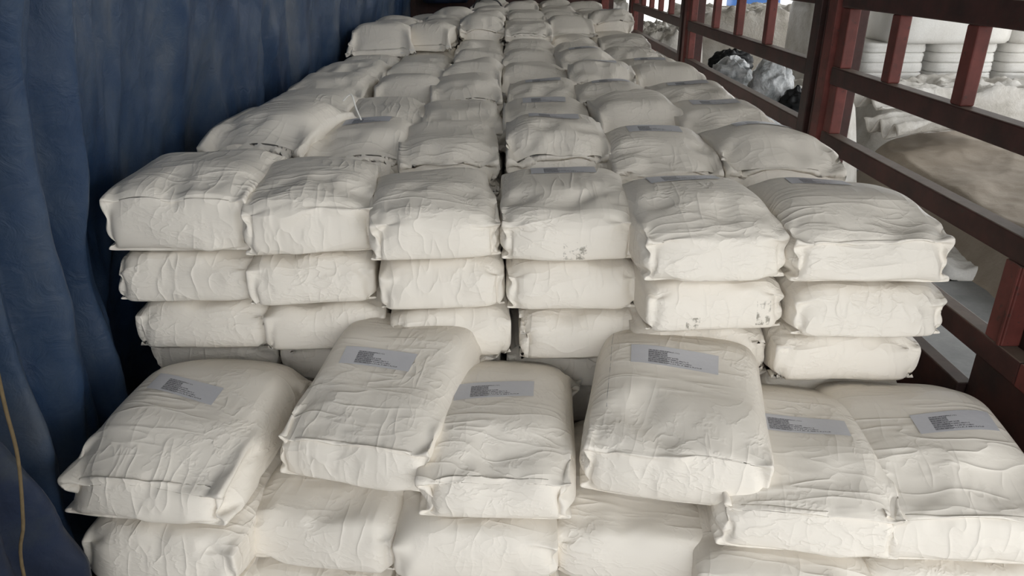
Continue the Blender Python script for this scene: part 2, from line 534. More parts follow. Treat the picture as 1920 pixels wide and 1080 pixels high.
def settle_one(topo, s, iters):
    """shrink a loose box-cut pouch over a rounded body of powder, until it lies still"""
    rg = np.random.default_rng(s['seed'])
    f4 = np.float32
    L, W, H = s['L'], s['W'], s['H']
    a, b = topo.edges[:, 0], topo.edges[:, 1]
    pat = topo.pattern(L, W, H * s.get('hp', 0.90))
    rest = np.linalg.norm(pat[a] - pat[b], axis=1)
    mid = (pat[a] + pat[b]) / 2
    amp = s.get('amp', 0.03)
    zone = np.exp(-(mid[:, 1] / 0.12) ** 2) + np.exp(-((mid[:, 1] - L) / 0.18) ** 2)
    rest *= 1 + amp * np.clip(lowfreq(mid, rg) + 0.25, -0.1, 1.6) * (0.45 + 0.8 * zone)
    rest[topo.kind == 2] = 0.003
    R = rest[topo.nbe].astype(f4)
    X = topo.start(L, W, H)
    X += rg.normal(size=X.shape) * 0.0010
    X[:, 2] = np.maximum(X[:, 2] + 0.004 * lowfreq(X, rg, 8, 15, 45), 0)
    X = X.astype(f4)
    Xp = X.copy()
    inv = (1.5 / topo.nbw_sum)[:, None].astype(f4)
    q = topo.quads
    cap = (s['cap'] - 0.0015) if s.get('cap') else 9.0
    side = W * 0.5 * s.get('side', 1.04)
    free = s.get('free', True)
    rk, ry = s.get('ramp', 0.0), s.get('ramp_y', 0.3)
    Lc = L - s.get('flap', 0.075)
    fa = s.get('front', 0.72)
    bt = s.get('back', 0.60)
    # uneven powder
    dirs = rg.normal(size=(5, 2)) * 9
    phs = rg.uniform(0, 6.28, 5)
    dent = s.get('dent', 0.05)
    p_, q_ = s.get('p', 4.0), s.get('q', 9.0)
    pits = [(rg.uniform(-0.42, 0.42) * W, rg.uniform(0.0, 0.26) * L, rg.uniform(0.020, 0.045), rg.uniform(0.04, 0.17)) for _ in range(s.get('pits', 5))]
    fpits = [(rg.uniform(-0.4, 0.4) * W, rg.uniform(0.3, 0.95) * H * 0.8, rg.uniform(0.018, 0.035), rg.uniform(0.006, 0.020)) for _ in range(s.get('fpits', 3))]
    for it in range(iters):
        vel = (X - Xp) * 0.86
        np.clip(vel, -0.006, 0.006, out=vel)
        Xp = X.copy()
        X += vel
        X[:, 2] -= 0.00012
        p0, p1, p2, p3 = X[q[:, 0]], X[q[:, 1]], X[q[:, 2]], X[q[:, 3]]
        fn = np.cross(p2 - p0, p3 - p1)
        fnp = np.concatenate([fn, np.zeros((1, 3), f4)], 0)
        g = fnp[topo.vf].sum(1)
        g /= np.linalg.norm(g, axis=1, keepdims=True) + 1e-12
        X -= g * f4(0.00030 if it < 0.35 * iters else -s.get('puff', 0.00009))
        for _ in range(3):
            D = X[topo.nbr] - X[:, None]
            ln = np.sqrt((D * D).sum(-1)) + f4(1e-9)
            c = f4(0.5) * topo.nbw * (ln - R) / ln
            X += (c[..., None] * D).sum(1) * inv
            # powder body pushes out
            yn = np.clip(X[:, 1] / Lc, 0, 1.2)
            t1 = np.clip(yn / 0.34, 0, 1); t1 = t1 * t1 * (3 - 2 * t1)
            t2 = np.clip((yn - 0.62) / 0.42, 0, 1); t2 = t2 * t2 * (3 - 2 * t2)
            un = sum(np.sin(X[:, 0] * d[0] + X[:, 1] * d[1] + ph) for d, ph in zip(dirs, phs)) * f4(dent / 2.2)
            for (px, py, pr, pd) in pits:
                un = un - f4(pd) * np.exp(-((X[:, 0] - px) ** 2 + (X[:, 1] - py) ** 2) / f4(pr * pr))
            ce = (H / 2) * (fa + (1 - fa) * t1) * (1 - bt * t2) * (1 + un)
            fl = rk * np.clip(X[:, 1] - ry, 0, None)
            gx = X[:, 0] / (W * 0.485)
            gz = (X[:, 2] - fl) / ce - 1
            gy = (X[:, 1] - Lc / 2) / (Lc / 2 - 0.004)
            fd = 0.0
            for (px, pz, pr, pd) in fpits:
                fd = fd + f4(pd) * np.exp(-((X[:, 0] - px) ** 2 + (X[:, 2] - pz) ** 2) / f4(pr * pr))
            gy = np.where(gy < 0, gy - fd / (Lc / 2), gy)
            gz = np.where(gz < 0, gz * np.abs(gz), gz)
            sx, sz = np.abs(gx) ** p_, np.abs(gz) ** p_
            F = (sx + sz) ** (q_ / p_) + np.abs(gy) ** q_
            G = np.maximum(F, 1e-6) ** (1 / q_)
            ins = G < 1
            base = (sx + sz + 1e-9) ** (q_ / p_ - 1)
            nx = base * np.abs(gx) ** (p_ - 1) * np.sign(gx) / (W * 0.485)
            nz = base * np.abs(gz) ** (p_ - 1) * np.sign(gz) / ce
            ny = np.abs(gy) ** (q_ - 1) * np.sign(gy) / (Lc / 2)
            nn = np.stack([nx, ny, nz], 1) * (G[:, None] ** (1 - q_))
            nl = (nn * nn).sum(1)
            mv = np.where(ins, (1 - G) / np.maximum(nl, 1e-6), 0)[:, None] * nn
            np.clip(mv, -0.012, 0.012, out=mv)
            X += mv.astype(f4)
            X[:, 2] = np.clip(X[:, 2], fl, cap)
            lim = np.where(X[:, 1] > 0.80 * L, side * 1.22, side) if free else side
            X[:, 0] = np.clip(X[:, 0], -lim, lim)
        hold = ins | (X[:, 2] <= fl + 1e-4)
        Xp[hold] += (X[hold] - Xp[hold]) * f4(0.93)
    return X.astype(np.float64)

def settle(topo, specs, iters):
    from concurrent.futures import ThreadPoolExecutor
    with ThreadPoolExecutor(4) as ex:
        return list(ex.map(lambda s: settle_one(topo, s, iters), specs))

HI = Topo(52, 34, 12)
LO = Topo(38, 26, 10)

def sack_uv(topo):
    """uv per vertex: u across 0..1; v along: 0..1 on the tube, negative on the end panel"""
    uv = np.zeros((topo.N, 2))
    for r in range(topo.nL + 1):
        for k in range(topo.M):
            if k < topo.nW: u = k / topo.nW + 10
            elif k < topo.nW + topo.nH: u = 5
            elif k <= 2 * topo.nW + topo.nH: u = 1 - (k - topo.nW - topo.nH) / topo.nW
            else: u = 5
            uv[r * topo.M + k] = (u, r / topo.nL)
    for (i, j), v in topo.cap.items():
        if v >= (topo.nL + 1) * topo.M:
            uv[v] = (i / topo.nW, -0.3 * (1 - j / topo.nH))
    return uv

UVC = {id(HI): sack_uv(HI), id(LO): sack_uv(LO)}

def sack_mesh(topo, X, mat, name='sack'):
    me = bpy.data.meshes.new(name)
    faces = [tuple(int(v) for v in f) for f in topo.quads] + [tuple(int(v) for v in f) for f in topo.close]
    me.from_pydata(X.tolist(), [], faces)
    me.polygons.foreach_set('use_smooth', [True] * len(me.polygons))
    uvl = me.uv_layers.new(name='UVMap')
    li = np.zeros(len(me.loops), dtype=np.int32)
    me.loops.foreach_get('vertex_index', li)
    uvl.data.foreach_set('uv', UVC[id(topo)][li].ravel())
    me.materials.append(mat)
    me.update()
    return me

def top_grid(topo, X):
    """(nL+1, nW+1, 3) points of the top panel, left to right"""
    idx = [(topo.nW + topo.nH + (topo.nW - i)) % topo.M for i in range(topo.nW + 1)]
    T = X[:(topo.nL + 1) * topo.M].reshape(topo.nL + 1, topo.M, 3)
    return T[:, idx]

def patch_mesh(topo, X, u0, u1, v0, v1, skew=0.0, nu=26, nv=9, off=0.0022, name='label', mat=None):
    G = top_grid(topo, X)
    du = np.gradient(G, axis=1)
    dv = np.gradient(G, axis=0)
    nrm = np.cross(du, dv)
    nrm /= np.linalg.norm(nrm, axis=2, keepdims=True) + 1e-9
    A = G + nrm * off
    def samp(u, v):
        x = np.clip(u, 0, 1) * topo.nW
        y = np.clip(v, 0, 1) * topo.nL
        i, j = min(int(x), topo.nW - 1), min(int(y), topo.nL - 1)
        fx, fy = x - i, y - j
        return (A[j, i] * (1 - fx) + A[j, i + 1] * fx) * (1 - fy) + (A[j + 1, i] * (1 - fx) + A[j + 1, i + 1] * fx) * fy
    vs, uvs = [], []
    for a in range(nu):
        for b in range(nv):
            s, t = a / (nu - 1), b / (nv - 1)
            vs.append(samp(u0 + (u1 - u0) * s, v0 + (v1 - v0) * t + skew * (s - 0.5)).tolist())
            uvs.append((s, t))
    me = bpy.data.meshes.new(name)
    me.from_pydata(vs, [], grid_faces(nu, nv))
    me.polygons.foreach_set('use_smooth', [True] * len(me.polygons))
    uvl = me.uv_layers.new(name='UVMap')
    for l in me.loops:
        uvl.data[l.index].uv = uvs[l.vertex_index]
    me.materials.append(mat or M_LABEL)
    return me

def seam_mesh(topo, X):
    """the stitched hem across the sewn end: a thin raised thread line on the last rows"""
    T = X[:(topo.nL + 1) * topo.M].reshape(topo.nL + 1, topo.M, 3)
    h = topo.nH // 2
    ks = [(topo.nW + h + i) % topo.M for i in range(topo.nW + 2 * h + 1)]
    vs, fs = [], []
    row = T[topo.nL - 2][ks]
    row2 = T[topo.nL - 1][ks]
    up = np.array([0, 0, 0.004])
    for p, q in zip(row, row2):
        m = (p + q) / 2
        vs += [(p * 0.3 + m * 0.7).tolist(), (m + up).tolist(), (q * 0.3 + m * 0.7).tolist()]
    for i in range(len(ks) - 1):
        for j in range(2):
            fs.append((i * 3 + j, i * 3 + j + 1, (i + 1) * 3 + j + 1, (i + 1) * 3 + j))
    me = bpy.data.meshes.new('stitched_hem')
    me.from_pydata(vs, [], fs)
    me.polygons.foreach_set('use_smooth', [True] * len(me.polygons))
    me.materials.append(M_THREAD)
    return me

ORD = ['first', 'second', 'third', 'fourth', 'fifth', 'sixth', 'seventh', 'eighth', 'ninth', 'tenth', 'eleventh', 'twelfth', 'thirteenth', 'fourteenth']
LAYER = 0.148

# X is listed per sack as: front-centre x, front y, z, yaw deg, pitch deg, sim spec
hi_specs, hi_place = [], []

def hi(place, **spec):
    spec.setdefault('seed', 100 + len(hi_specs) * 17)
    hi_specs.append(spec)
    hi_place.append(place)

L4 = 4 * LAYER
# --- low front stack, top sacks
FT = [  # fx, fy, yaw, pitch, L, W, H, ramp, label(u0,u1,v0,v1,skew), extra
    (-0.835, 1.355, -7, 0, 0.63, 0.400, 0.165, 0.05, (0.20, 0.66, 0.41, 0.52, -0.06), dict(front=0.62, q=5.0, p=3.2, pits=3)),
    (-0.370, 1.445, -12, 2, 0.61, 0.390, 0.165, 0.22, (0.19, 0.67, 0.38, 0.48, -0.02), dict(pits=3)),
    (-0.030, 1.355, -3, 0, 0.62, 0.355, 0.165, 0.05, (0.18, 0.72, 0.40, 0.51, 0.03), dict(front=0.66, q=6.0, pits=7, fpits=7, amp=0.06)),
    (0.375, 1.355, -12, 1, 0.61, 0.415, 0.175, 0.16, (0.22, 0.72, 0.43, 0.54, -0.03), dict(front=0.80, pits=6)),
    (0.650, 1.245, -8, 0, 0.60, 0.380, 0.160, 0.03, (0.24, 0.80, 0.36, 0.46, -0.02), dict(pits=4)),
    (0.990, 1.215, -4, 0, 0.61, 0.400, 0.165, 0.08, (0.38, 0.84, 0.37, 0.48, 0.04), dict(front=0.66, pits=9, amp=0.06)),
]
for c, (fx, fy, yaw, pit, L, W, H, rp, lab, ex) in enumerate(FT):
    sp = dict(L=L, W=W, H=H, amp=0.040, ramp=rp, ramp_y=0.18, side=1.06, flap=0.055, back=0.42)
    sp.update(ex)
    hi(dict(block='front', col=c, layer=4, fx=fx, fy=fy, z=3 * LAYER + (0, 0.030, 0, 0.050, 0, 0)[c], yaw=yaw, pitch=pit, lab=lab,
            mat=M_SACK_LINE if c == 3 else M_SACK), **sp)
F2 = [(-0.81, 1.325, -8), (-0.455, 1.375, -10), (-0.075, 1.315, -1), (0.290, 1.315, -9), (0.600, 1.18, -6), (0.965, 1.18, -5)]
for c, (fx, fy, yaw) in enumerate(F2):
    hi(dict(block='front', col=c, layer=3, fx=fx, fy=fy, z=2 * LAYER, yaw=yaw, pitch=0, mat=M_SACK),
       L=0.60, W=0.385, H=0.152, amp=0.028, cap=LAYER, side=1.0, free=False, front=0.88, back=0.3)
# --- tall stack, front row
XC = [-0.905, -0.535, -0.190, 0.168, 0.525, 0.905]
YF = [1.93, 1.91, 1.87, 1.86, 1.72, 1.70]
YW = [0, 8, 7, 0, 4, 0]
BW = [0.405, 0.36, 0.355, 0.372, 0.372, 0.40]
LABS = [None, None, None, (0.25, 0.75, 0.46, 0.57, 0.0), (0.22, 0.74, 0.46, 0.57, 0.03), (0.22, 0.62, 0.46, 0.56, 0.0)]
for c in range(6):
    hi(dict(block='tall', col=c, row=0, layer=7, fx=XC[c], fy=YF[c], z=6 * LAYER, yaw=YW[c], pitch=0, lab=LABS[c],
            mat=M_SACK_SCUFF_A if c == 3 else M_SACK),
       L=0.62, W=BW[c], H=(0.208, 0.180, 0.158, 0.162, 0.165, 0.168)[c], amp=0.045, side=1.01, front=(0.84, 0.84, 0.82, 0.86, 0.78, 0.80)[c], q=7.0)
DX6 = [0.0, -0.012, 0.012, 0.012, 0.015, 0.02]
for c in range(6):
    hi(dict(block='tall', col=c, row=0, layer=6, fx=XC[c] + DX6[c], fy=YF[c] + (0.0, 0.0, 0.01, 0.005, 0.015, 0.0)[c], z=5 * LAYER, yaw=YW[c] * 0.7, pitch=0,
            mat=M_SACK_SCUFF_B if c == 4 else M_SACK),
       L=0.60, W=BW[c] * 0.985, H=0.152, amp=0.03, cap=LAYER, side=1.0, free=False, front=0.88, back=0.3)
DX5 = [0.025, 0.01, 0.03, 0.045, 0.0, 0.0]
for c in range(6):
    hi(dict(block='tall', col=c, row=0, layer=5, fx=XC[c] + DX5[c], fy=YF[c] + (0.0, 0.01, 0.0, 0.0, 0.05, 0.03)[c], z=4 * LAYER, yaw=YW[c] * 0.5, pitch=0, mat=M_SACK),
       L=0.60, W=BW[c] * 0.965, H=0.152, amp=0.034, cap=LAYER, side=1.0, free=False, front=0.88, back=0.3)
hi_X = settle(HI, hi_specs, 90)

# generic variants for the rest
lo_specs = []
for i in range(14):
    lo_specs.append(dict(L=0.62, W=0.385, H=0.165 + 0.006 * (i % 3), amp=0.075, side=1.01, puff=0.00008, p=3.0, q=4.2, front=0.76 + 0.05 * (i % 3), back=0.55, pits=6 + i % 4, seed=900 + i * 13, ramp=0.05 if i % 3 == 0 else 0, ramp_y=0.3))
for i in range(4):
    lo_specs.append(dict(L=0.60, W=0.38, H=0.152, amp=0.03, cap=LAYER, side=1.0, free=False, front=0.88, back=0.3, seed=1500 + i * 7))
lo_X = settle(LO, lo_specs, 90)
lo_mesh = [sack_mesh(LO, X, M_SACK) for X in lo_X]
lo_label = [patch_mesh(LO, X, 0.24, 0.74, 0.42, 0.54, nu=14, nv=5) for X in lo_X]
lo_seam = [seam_mesh(LO, X) for X in lo_X]
lo_hem_used = {}

def place(o, fx, fy, z, yaw, pitch=0, roll=0, scale=None):
    o.location = (fx, fy, z)
    o.rotation_euler = (math.radians(pitch), math.radians(roll), math.radians(yaw))
    if scale:
        o.scale = scale

def child(name, me, parent):
    o = bpy.data.objects.new(name, me)
    COL.objects.link(o)
    o.parent = parent
    return o

GROUP = 'white powder sacks loaded on the truck'
COLW = ['column nearest the blue tarp', 'second column from blue tarp', 'third column from blue tarp', 'third column from red rail', 'second column from red rail', 'column nearest the red rail']
FEAT = {('front', 0, 4): 'with creased grey label', ('front', 1, 4): 'with flat grey label', ('front', 2, 4): 'with dented front', ('front', 3, 4): 'turned askew', ('front', 4, 4): 'with label', ('front', 5, 4): 'with crumpled label'}

for p, spec, X in zip(hi_place, hi_specs, hi_X):
    me = sack_mesh(HI, X, p['mat'])
    o = bpy.data.objects.new('powder_sack', me)
    COL.objects.link(o)
    place(o, p['fx'], p['fy'], p['z'], p['yaw'], p['pitch'])
    if p['layer'] >= 6 or p['block'] == 'front':
        sm = o.modifiers.new('smooth', 'SUBSURF')
        sm.levels = sm.render_levels = 1
    if p.get('lab'):
        u0, u1, v0, v1, sk = p['lab']
        tag(child('label', patch_mesh(HI, X, u0, u1, v0, v1, sk), o), 'grey printed paper label', None)
    if p['layer'] in (4, 7):
        child('stitched_hem', seam_mesh(HI, X), o)
    cw = COLW[p['col']]
    if p['block'] == 'front':
        lab = ('white sack %s, top of low stack, %s' % (FEAT[('front', p['col'], 4)], cw)) if p['layer'] == 4 else 'white sack second from top in low stack, %s' % cw
    else:
        which = {7: 'white sack on top', 6: 'second white sack down', 5: 'third white sack down'}[p['layer']]
        lab = '%s at front face of tall stack, %s' % (which, cw)
    tag(o, lab, 'sack', GROUP)

def lo_sack(var, fx, fy, z, yaw, pitch, label, with_label=False, seam=True, scale=None, roll=0, name='powder_sack', group=GROUP, mat=None):
    o = bpy.data.objects.new(name, lo_mesh[var])
    COL.objects.link(o)
    place(o, fx, fy, z, yaw, pitch, roll, scale)
    if with_label:
        tag(child('label', lo_label[var], o), 'grey printed paper label', None)
    if seam:
        child('stitched_hem', lo_seam[var], o)
    tag(o, label, 'sack', group)
    return o

# lower sacks of the front stack and of the tall stack's face
for c in range(6):
    fx, fy, yaw = F2[c]
    for l in (2, 1):
        lo_sack(14 + (c + l) % 4, fx - (0.035 if c == 1 and l == 2 else 0.0) + 0.004 * l, fy - 0.03 * (3 - l) * (c in (1, 3)), (l - 1) * LAYER, yaw * 0.8, 0,
                '%s white sack in low stack, %s' % ({2: 'third down', 1: 'bottom'}[l], COLW[c]), seam=False)
    for l in (4, 3, 2, 1):
        lo_sack(14 + (c + l) % 4, XC[c] + 0.006 * ((c + l) % 3), YF[c] + 0.085 if l == 4 else 1.985, (l - 1) * LAYER, 0, 0,
                'white sack %s up from bed at tall stack face, %s' % (['', 'lowest', 'second', 'third', 'fourth'][l], COLW[c]), seam=False,
                scale=(BW[c] / 0.40, 0.94, 1))

# rows behind, top layer (seven sacks high) and the second layer under it
PITCH = 0.595
rr = random.Random(21)
Y8 = [5.22, 5.55, 5.95, 5.85, 6.45, 6.75]      # where the eighth layer begins, per column
END8 = [6.4, 7.6, 9.0, 9.0, 9.0, 9.0]
for c in range(6):
    r = 1
    while True:
        yb = YF[c] + 0.03 + r * PITCH
        if yb > 9.05:
            break
        hidden = Y8[c] - 0.25 < yb < END8[c]
        if not hidden:
            x = XC[c] + rr.uniform(-0.012, 0.012)
            yaw = rr.uniform(-4, 4) + (3 if c in (1, 2) and r < 4 else 0)
            y = yb + rr.uniform(-0.012, 0.012)
            if c == 0 and r == 1: yaw = -14; x += 0.01; y += 0.02
            flip = r > 1 and rr.random() < (0.5 if c < 3 else 0.25)
            sx = BW[c] / rr.uniform(0.385, 0.405)
            hz = rr.uniform(0.92, 1.25) if (c, r) != (0, 1) else 1.45
            if flip:
                y += 0.565
            lo_sack(rr.randrange(14), x, y, 6 * LAYER, yaw + (180 if flip else 0), rr.uniform(0, 2) * (0 if flip else 1), 'white sack on top, %s row behind tall stack face, %s' % (ORD[r], COLW[c]),
                    with_label=not flip and ((c >= 3 and r < 6) or rr.random() < 0.15), scale=(sx, 0.965, hz))
        else:
            lo_sack(14 + (r + c) % 4, XC[c], yb, 6 * LAYER, 0, 0, 'white sack beneath rear tier, %s row behind tall stack face, %s' % (ORD[r], COLW[c]), seam=False, scale=(BW[c] / 0.40, 0.97, 1))
        lo_sack(14 + (r + c + 1) % 4, XC[c], yb, 5 * LAYER, 0, 0, 'white sack under top layer, %s row behind tall stack face, %s' % (ORD[r], COLW[c]),
                seam=False, scale=(BW[c] / 0.40, 0.97, 1))
        r += 1
    y, r = Y8[c], 0
    while y < END8[c]:
        flip = rr.random() < 0.45
        lo_sack(rr.randrange(14), XC[c] + rr.uniform(-0.012, 0.012), y + (0.56 if flip else 0), 7 * LAYER, rr.uniform(-8, 8) + (180 if flip else 0), 0 if flip else rr.uniform(0, 3), 'white sack on top of rear tier, %s row, %s' % (ORD[r], COLW[c]),
                with_label=rr.random() < 0.12 and not flip, scale=(BW[c] / 0.398, 0.95, rr.uniform(0.9, 1.2)))
        y += 0.585
        r += 1

# hidden core of the load, below the sacks above
def core():
    vs, fs = [], []
    def sk(x0, x1, y0, y1, z0, z1):
        n = len(vs)
        r = 0.03
        for z, e in ((z0, r), (z0 + 0.035, 0), (z1 - 0.035, 0), (z1, r)):
            for (x, y) in ((x0 + e, y0 + e), (x1 - e, y0 + e), (x1 - e, y1 - e), (x0 + e, y1 - e)):
                vs.append((x, y, z))
        fs.append((n + 3, n + 2, n + 1, n))
        fs.append((n + 12, n + 13, n + 14, n + 15))
        for k in range(3):
            for i in range(4):
                j = (i + 1) % 4
                fs.append((n + 4 * k + i, n + 4 * k + j, n + 4 * k + 4 + j, n + 4 * k + 4 + i))
    y = 2.62
    while y < 9.5:
        y1 = min(y + 0.55, 9.62)
        for c in range(6):
            w = BW[c] / 2 - 0.006
            for l in range(5):
                sk(XC[c] - w, XC[c] + w, y, y1 - 0.01, l * LAYER + 0.001, (l + 1) * LAYER - 0.001)
        y += 0.555
    o = mesh_obj('sack_pile', vs, fs, M_SACK)
    m = o.modifiers.new('bevel', 'BEVEL')
    m.width = 0.012
    m.segments = 2
    tag(o, 'white sacks packed beneath the top layers of the load', 'sacks', kind='stuff')
core()

# loose threads and strap on the load
tag(tube('thread_tail', smooth_path([(-0.62, 2.86, 1.14), (-0.585, 2.85, 1.165), (-0.565, 2.82, 1.12), (-0.545, 2.80, 1.08)]), 0.003, M_THREAD), 'white loose stitching thread hanging between sacks by the tarp', 'thread')

# ------------------------------------------------------------------ truck side: posts, rails and boards
RX = 1.35
def rail_section(y0, y1, ups, label, stile_w=0.075):
    t = empty('side_rail_panel', (RX, y0, 0))
    def pb(name, lo, hi_, m, bev=0.005):
        return box(name, (lo[0] - RX, lo[1] - y0, lo[2]), (hi_[0] - RX, hi_[1] - y0, hi_[2]), m, t, bev)
    d = 0.055
    pb('top_rail', (RX, y0, 1.455), (RX + d, y1, 1.53), M_RED)
    pb('middle_rail', (RX, y0, 1.155), (RX + d, y1, 1.225), M_RED)
    pb('bottom_rail', (RX, y0, 0.89), (RX + d, y1, 0.96), M_RED)
    pb('lower_rail', (RX, y0, 0.585), (RX + d, y1, 0.655), M_RED)
    for (a, b) in ((1.225, 1.455), (0.96, 1.155), (0.655, 0.89)):
        pb('stile', (RX + 0.004, y1 - stile_w, a), (RX + d - 0.004, y1 - 0.001, b), M_RED2)
    for u in ups:
        pb('upright', (RX + 0.006, u - 0.03, 1.225), (RX + d - 0.006, u + 0.03, 1.455), M_RED2)
    mid = (y0 + y1) / 2
    pb('short_post', (RX + 0.004, mid - 0.03, 0.655), (RX + d - 0.004, mid + 0.03, 0.89), M_RED2)
    tag(t, label, 'rail', 'red steel side rails of the truck')
    return t

rail_section(1.70, 3.18, [2.27, 2.73], 'dark red rail panel beside the sacks at tall stack face')
rail_section(3.46, 5.84, [4.10, 4.64, 5.16], 'dark red rail panel between the two thick red posts')
rail_section(6.10, 8.45, [6.6, 7.05, 7.5, 7.95], 'dark red rail panel farthest along truck toward headboard')

def pillar(y0, y1, label, inner=RX - 0.01, x1=RX + 0.13):
    t = empty('side_post', (inner, y0, 0))
    w, d = y1 - y0, x1 - inner
    box('web', (0.03, 0, -0.1), (d, w, 2.1), M_RED, t, 0.006)
    box('flange', (0, 0, -0.1), (0.03, w * 0.34, 2.1), M_RED2, t, 0.004)
    box('flange', (0, w * 0.66, -0.1), (0.03, w, 2.1), M_BROWN, t, 0.004)
    box('rib', (0.012, w * 0.46, -0.1), (0.03, w * 0.54, 2.1), M_RED, t, 0.004)
    return tag(t, label, 'post', 'red steel side posts of the truck')
pillar(3.20, 3.44, 'thick red steel post between first and second rail panels')
pillar(5.86, 6.08, 'thick red steel post between second and third rail panels')
pillar(8.47, 8.67, 'thick red steel post at the far end of third rail panel')
# dark end post beside the low front stack
t = empty('corner_post', (RX, 1.2, 0))
box('plate', (0.02, 0, -0.1), (0.14, 0.70, 0.583), M_BROWN, t)
box('pillar', (0.062, 0.18, 0.583), (0.15, 0.70, 2.1), M_BROWN, t)
box('channel', (0.0, 0.585, 0.657), (0.052, 0.66, 0.888), M_RED2, t)
box('channel_lip', (-0.006, 0.588, 0.657), (0.0, 0.60, 0.888), M_RED2, t)
box('lower_rail', (0.0, 0.0, 0.585), (0.055, 0.498, 0.655), M_RED2, t)
box('bottom_rail', (0.0, 0.0, 0.89), (0.055, 0.498, 0.96), M_RED2, t)
tag(t, 'dark brown steel corner post beside the low sack stack', 'post')
tag(box('side_board', (RX - 0.005, 1.905, 0.0), (RX + 0.045, 9.6, 0.47), M_BROWN), 'dark brown low side board along the truck bed', 'side board')
# headboard at the cab end
t = empty('headboard', (0, 9.72, 0))
for i in range(9):
    box('panel', (-1.25 + i * 0.285, 0, 0), (-1.25 + i * 0.285 + 0.285, 0.04, 2.1), M_BROWN if i < 6 else M_RED, t, 0.004)
for x in (-1.2, -0.3, 0.55, 1.16):
    box('stake', (x, -0.05, 0), (x + 0.09, 0, 2.1), M_RED2 if x > 0.5 else M_BROWN, t, 0.004)
tag(t, 'dark red panelled headboard at cab end of truck bed', 'headboard')

# ------------------------------------------------------------------ tarpaulin along the left side
def tarp():
    ys = np.concatenate([np.linspace(-0.7, 0.53, 50), np.linspace(0.55, 2.2, 150), np.linspace(2.21, 4.5, 120), np.linspace(4.53, 9.62, 110)])
    zs = np.linspace(-0.02, 2.45, 150)
    vs = []
    for y in ys:
        near = 1 - sstep(1.86, 2.06, y)
        base = -1.235 * (1 - near) + near * (-1.14)
        for z in zs:
            # deep hanging pleats by the camera end
            ph = y * 34 + 0.5 * math.sin(z * 1.1 + 0.4) + 0.9 * math.sin(y * 9)
            pleat = 0.045 * near * (math.sin(ph) + 0.35 * math.sin(2.1 * ph + 1))
            # broad vertical folds farther in
            f2 = (1 - near) * (0.022 * math.sin(y * 7.5 + 0.35 * math.sin(z * 3)) + 0.016 * math.sin(y * 15 + z * 1.2 + 2))
            cr = (ridge(y * 1.9 + z * 0.35, z * 0.6, 0.3, 3) ** 2 - 0.55) * 0.10
            cr += (ridge(y * 3.6 - z * 0.8, z * 0.8, 4.3, 3) ** 3 - 0.4) * 0.05 + 0.0025 * fbm(y * 8, z * 8, 2.0, 3)
            lean = (0.16 if z > 1.0 else 0.07) * (z - 1.0)
            x = base + pleat + f2 + cr + lean
            # the sheet is pressed outward by the load
            if y > 1.9:
                x = min(x, -1.14 + 0.5 * max(0.0, z - 1.1))
            vs.append((x, y, z))
    o = mesh_obj('tarpaulin', vs, grid_faces(len(ys), len(zs)), M_TARP, smooth=True)
    m = o.modifiers.new('thick', 'SOLIDIFY')
    m.thickness = 0.004
    m.offset = -1
    tag(o, 'faded blue tarpaulin hanging in folds along the left truck side', 'tarpaulin')
tarp()

def tarp_flap():
    ys = np.linspace(0.62, 1.235, 46)
    vs = []
    nz = 50
    for y in ys:
        ztop = 0.68 + 0.50 * (1 - sstep(1.08, 1.235, y))
        for j in range(nz):
            s = j / (nz - 1)
            z = 0.01 + (ztop - 0.01) * s
            x = -0.935 + 0.030 * math.sin(y * 42 + 1.5 * s) + 0.03 * math.sin(s * 5 + y * 8) - 0.10 * s ** 4 + 0.03 * (1 - s)
            x += (ridge(y * 3, z * 2.4, 1.1) - 0.7) * 0.08
            vs.append((x, y, z))
    o = mesh_obj('tarpaulin_flap', vs, grid_faces(len(ys), nz), M_TARP_DARK, smooth=True)
    m = o.modifiers.new('thick', 'SOLIDIFY')
    m.thickness = 0.006
    m.offset = -1
    tag(o, 'dark bunched tarpaulin flap hanging in front of low sack stack', 'tarpaulin')
tarp_flap()
tag(tube('rope', smooth_path([(-0.83, 1.08, 1.22), (-0.846, 1.08, 1.03), (-0.855, 1.08, 0.93), (-0.862, 1.08, 0.82), (-0.89, 1.08, 0.68), (-0.925, 1.08, 0.53), (-0.93, 1.06, 0.02)]), 0.0032, M_ROPE),
    'thin brown rope hanging over the dark tarpaulin flap', 'rope')

def tarp_bundle(cx, cy, cz, sx, sy, sz, seed, label):
    nu, nv = 40, 26
    vs = []
    for i in range(nu):
        for j in range(nv):
            a = 2 * math.pi * i / (nu - 1)
            b = math.pi * j / (nv - 1)
            d = Vector((math.cos(a) * math.sin(b), math.sin(a) * math.sin(b), math.cos(b)))
            k = 0.72 + 0.5 * (ridge(d.x * 1.3 + seed, d.y * 1.3 + d.z, d.z * 1.3) - 0.5)
            vs.append((cx + d.x * sx * k, cy + d.y * sy * k, max(cz + d.z * sz * k, cz - sz * 0.62)))
    o = mesh_obj('tarpaulin_bundle', vs, grid_faces(nu, nv), M_TARP_DARK if seed < 3 else M_TARP, smooth=True)
    tag(o, label, 'tarpaulin')
tarp_bundle(-0.72, 9.45, 1.44, 0.40, 0.20, 0.42, 1.0, 'dark blue tarpaulin bundled against headboard nearest the tarp corner')
tarp_bundle(-0.20, 9.35, 1.50, 0.36, 0.22, 0.30, 5.0, 'brighter blue tarpaulin bundle lying on the rear sacks')

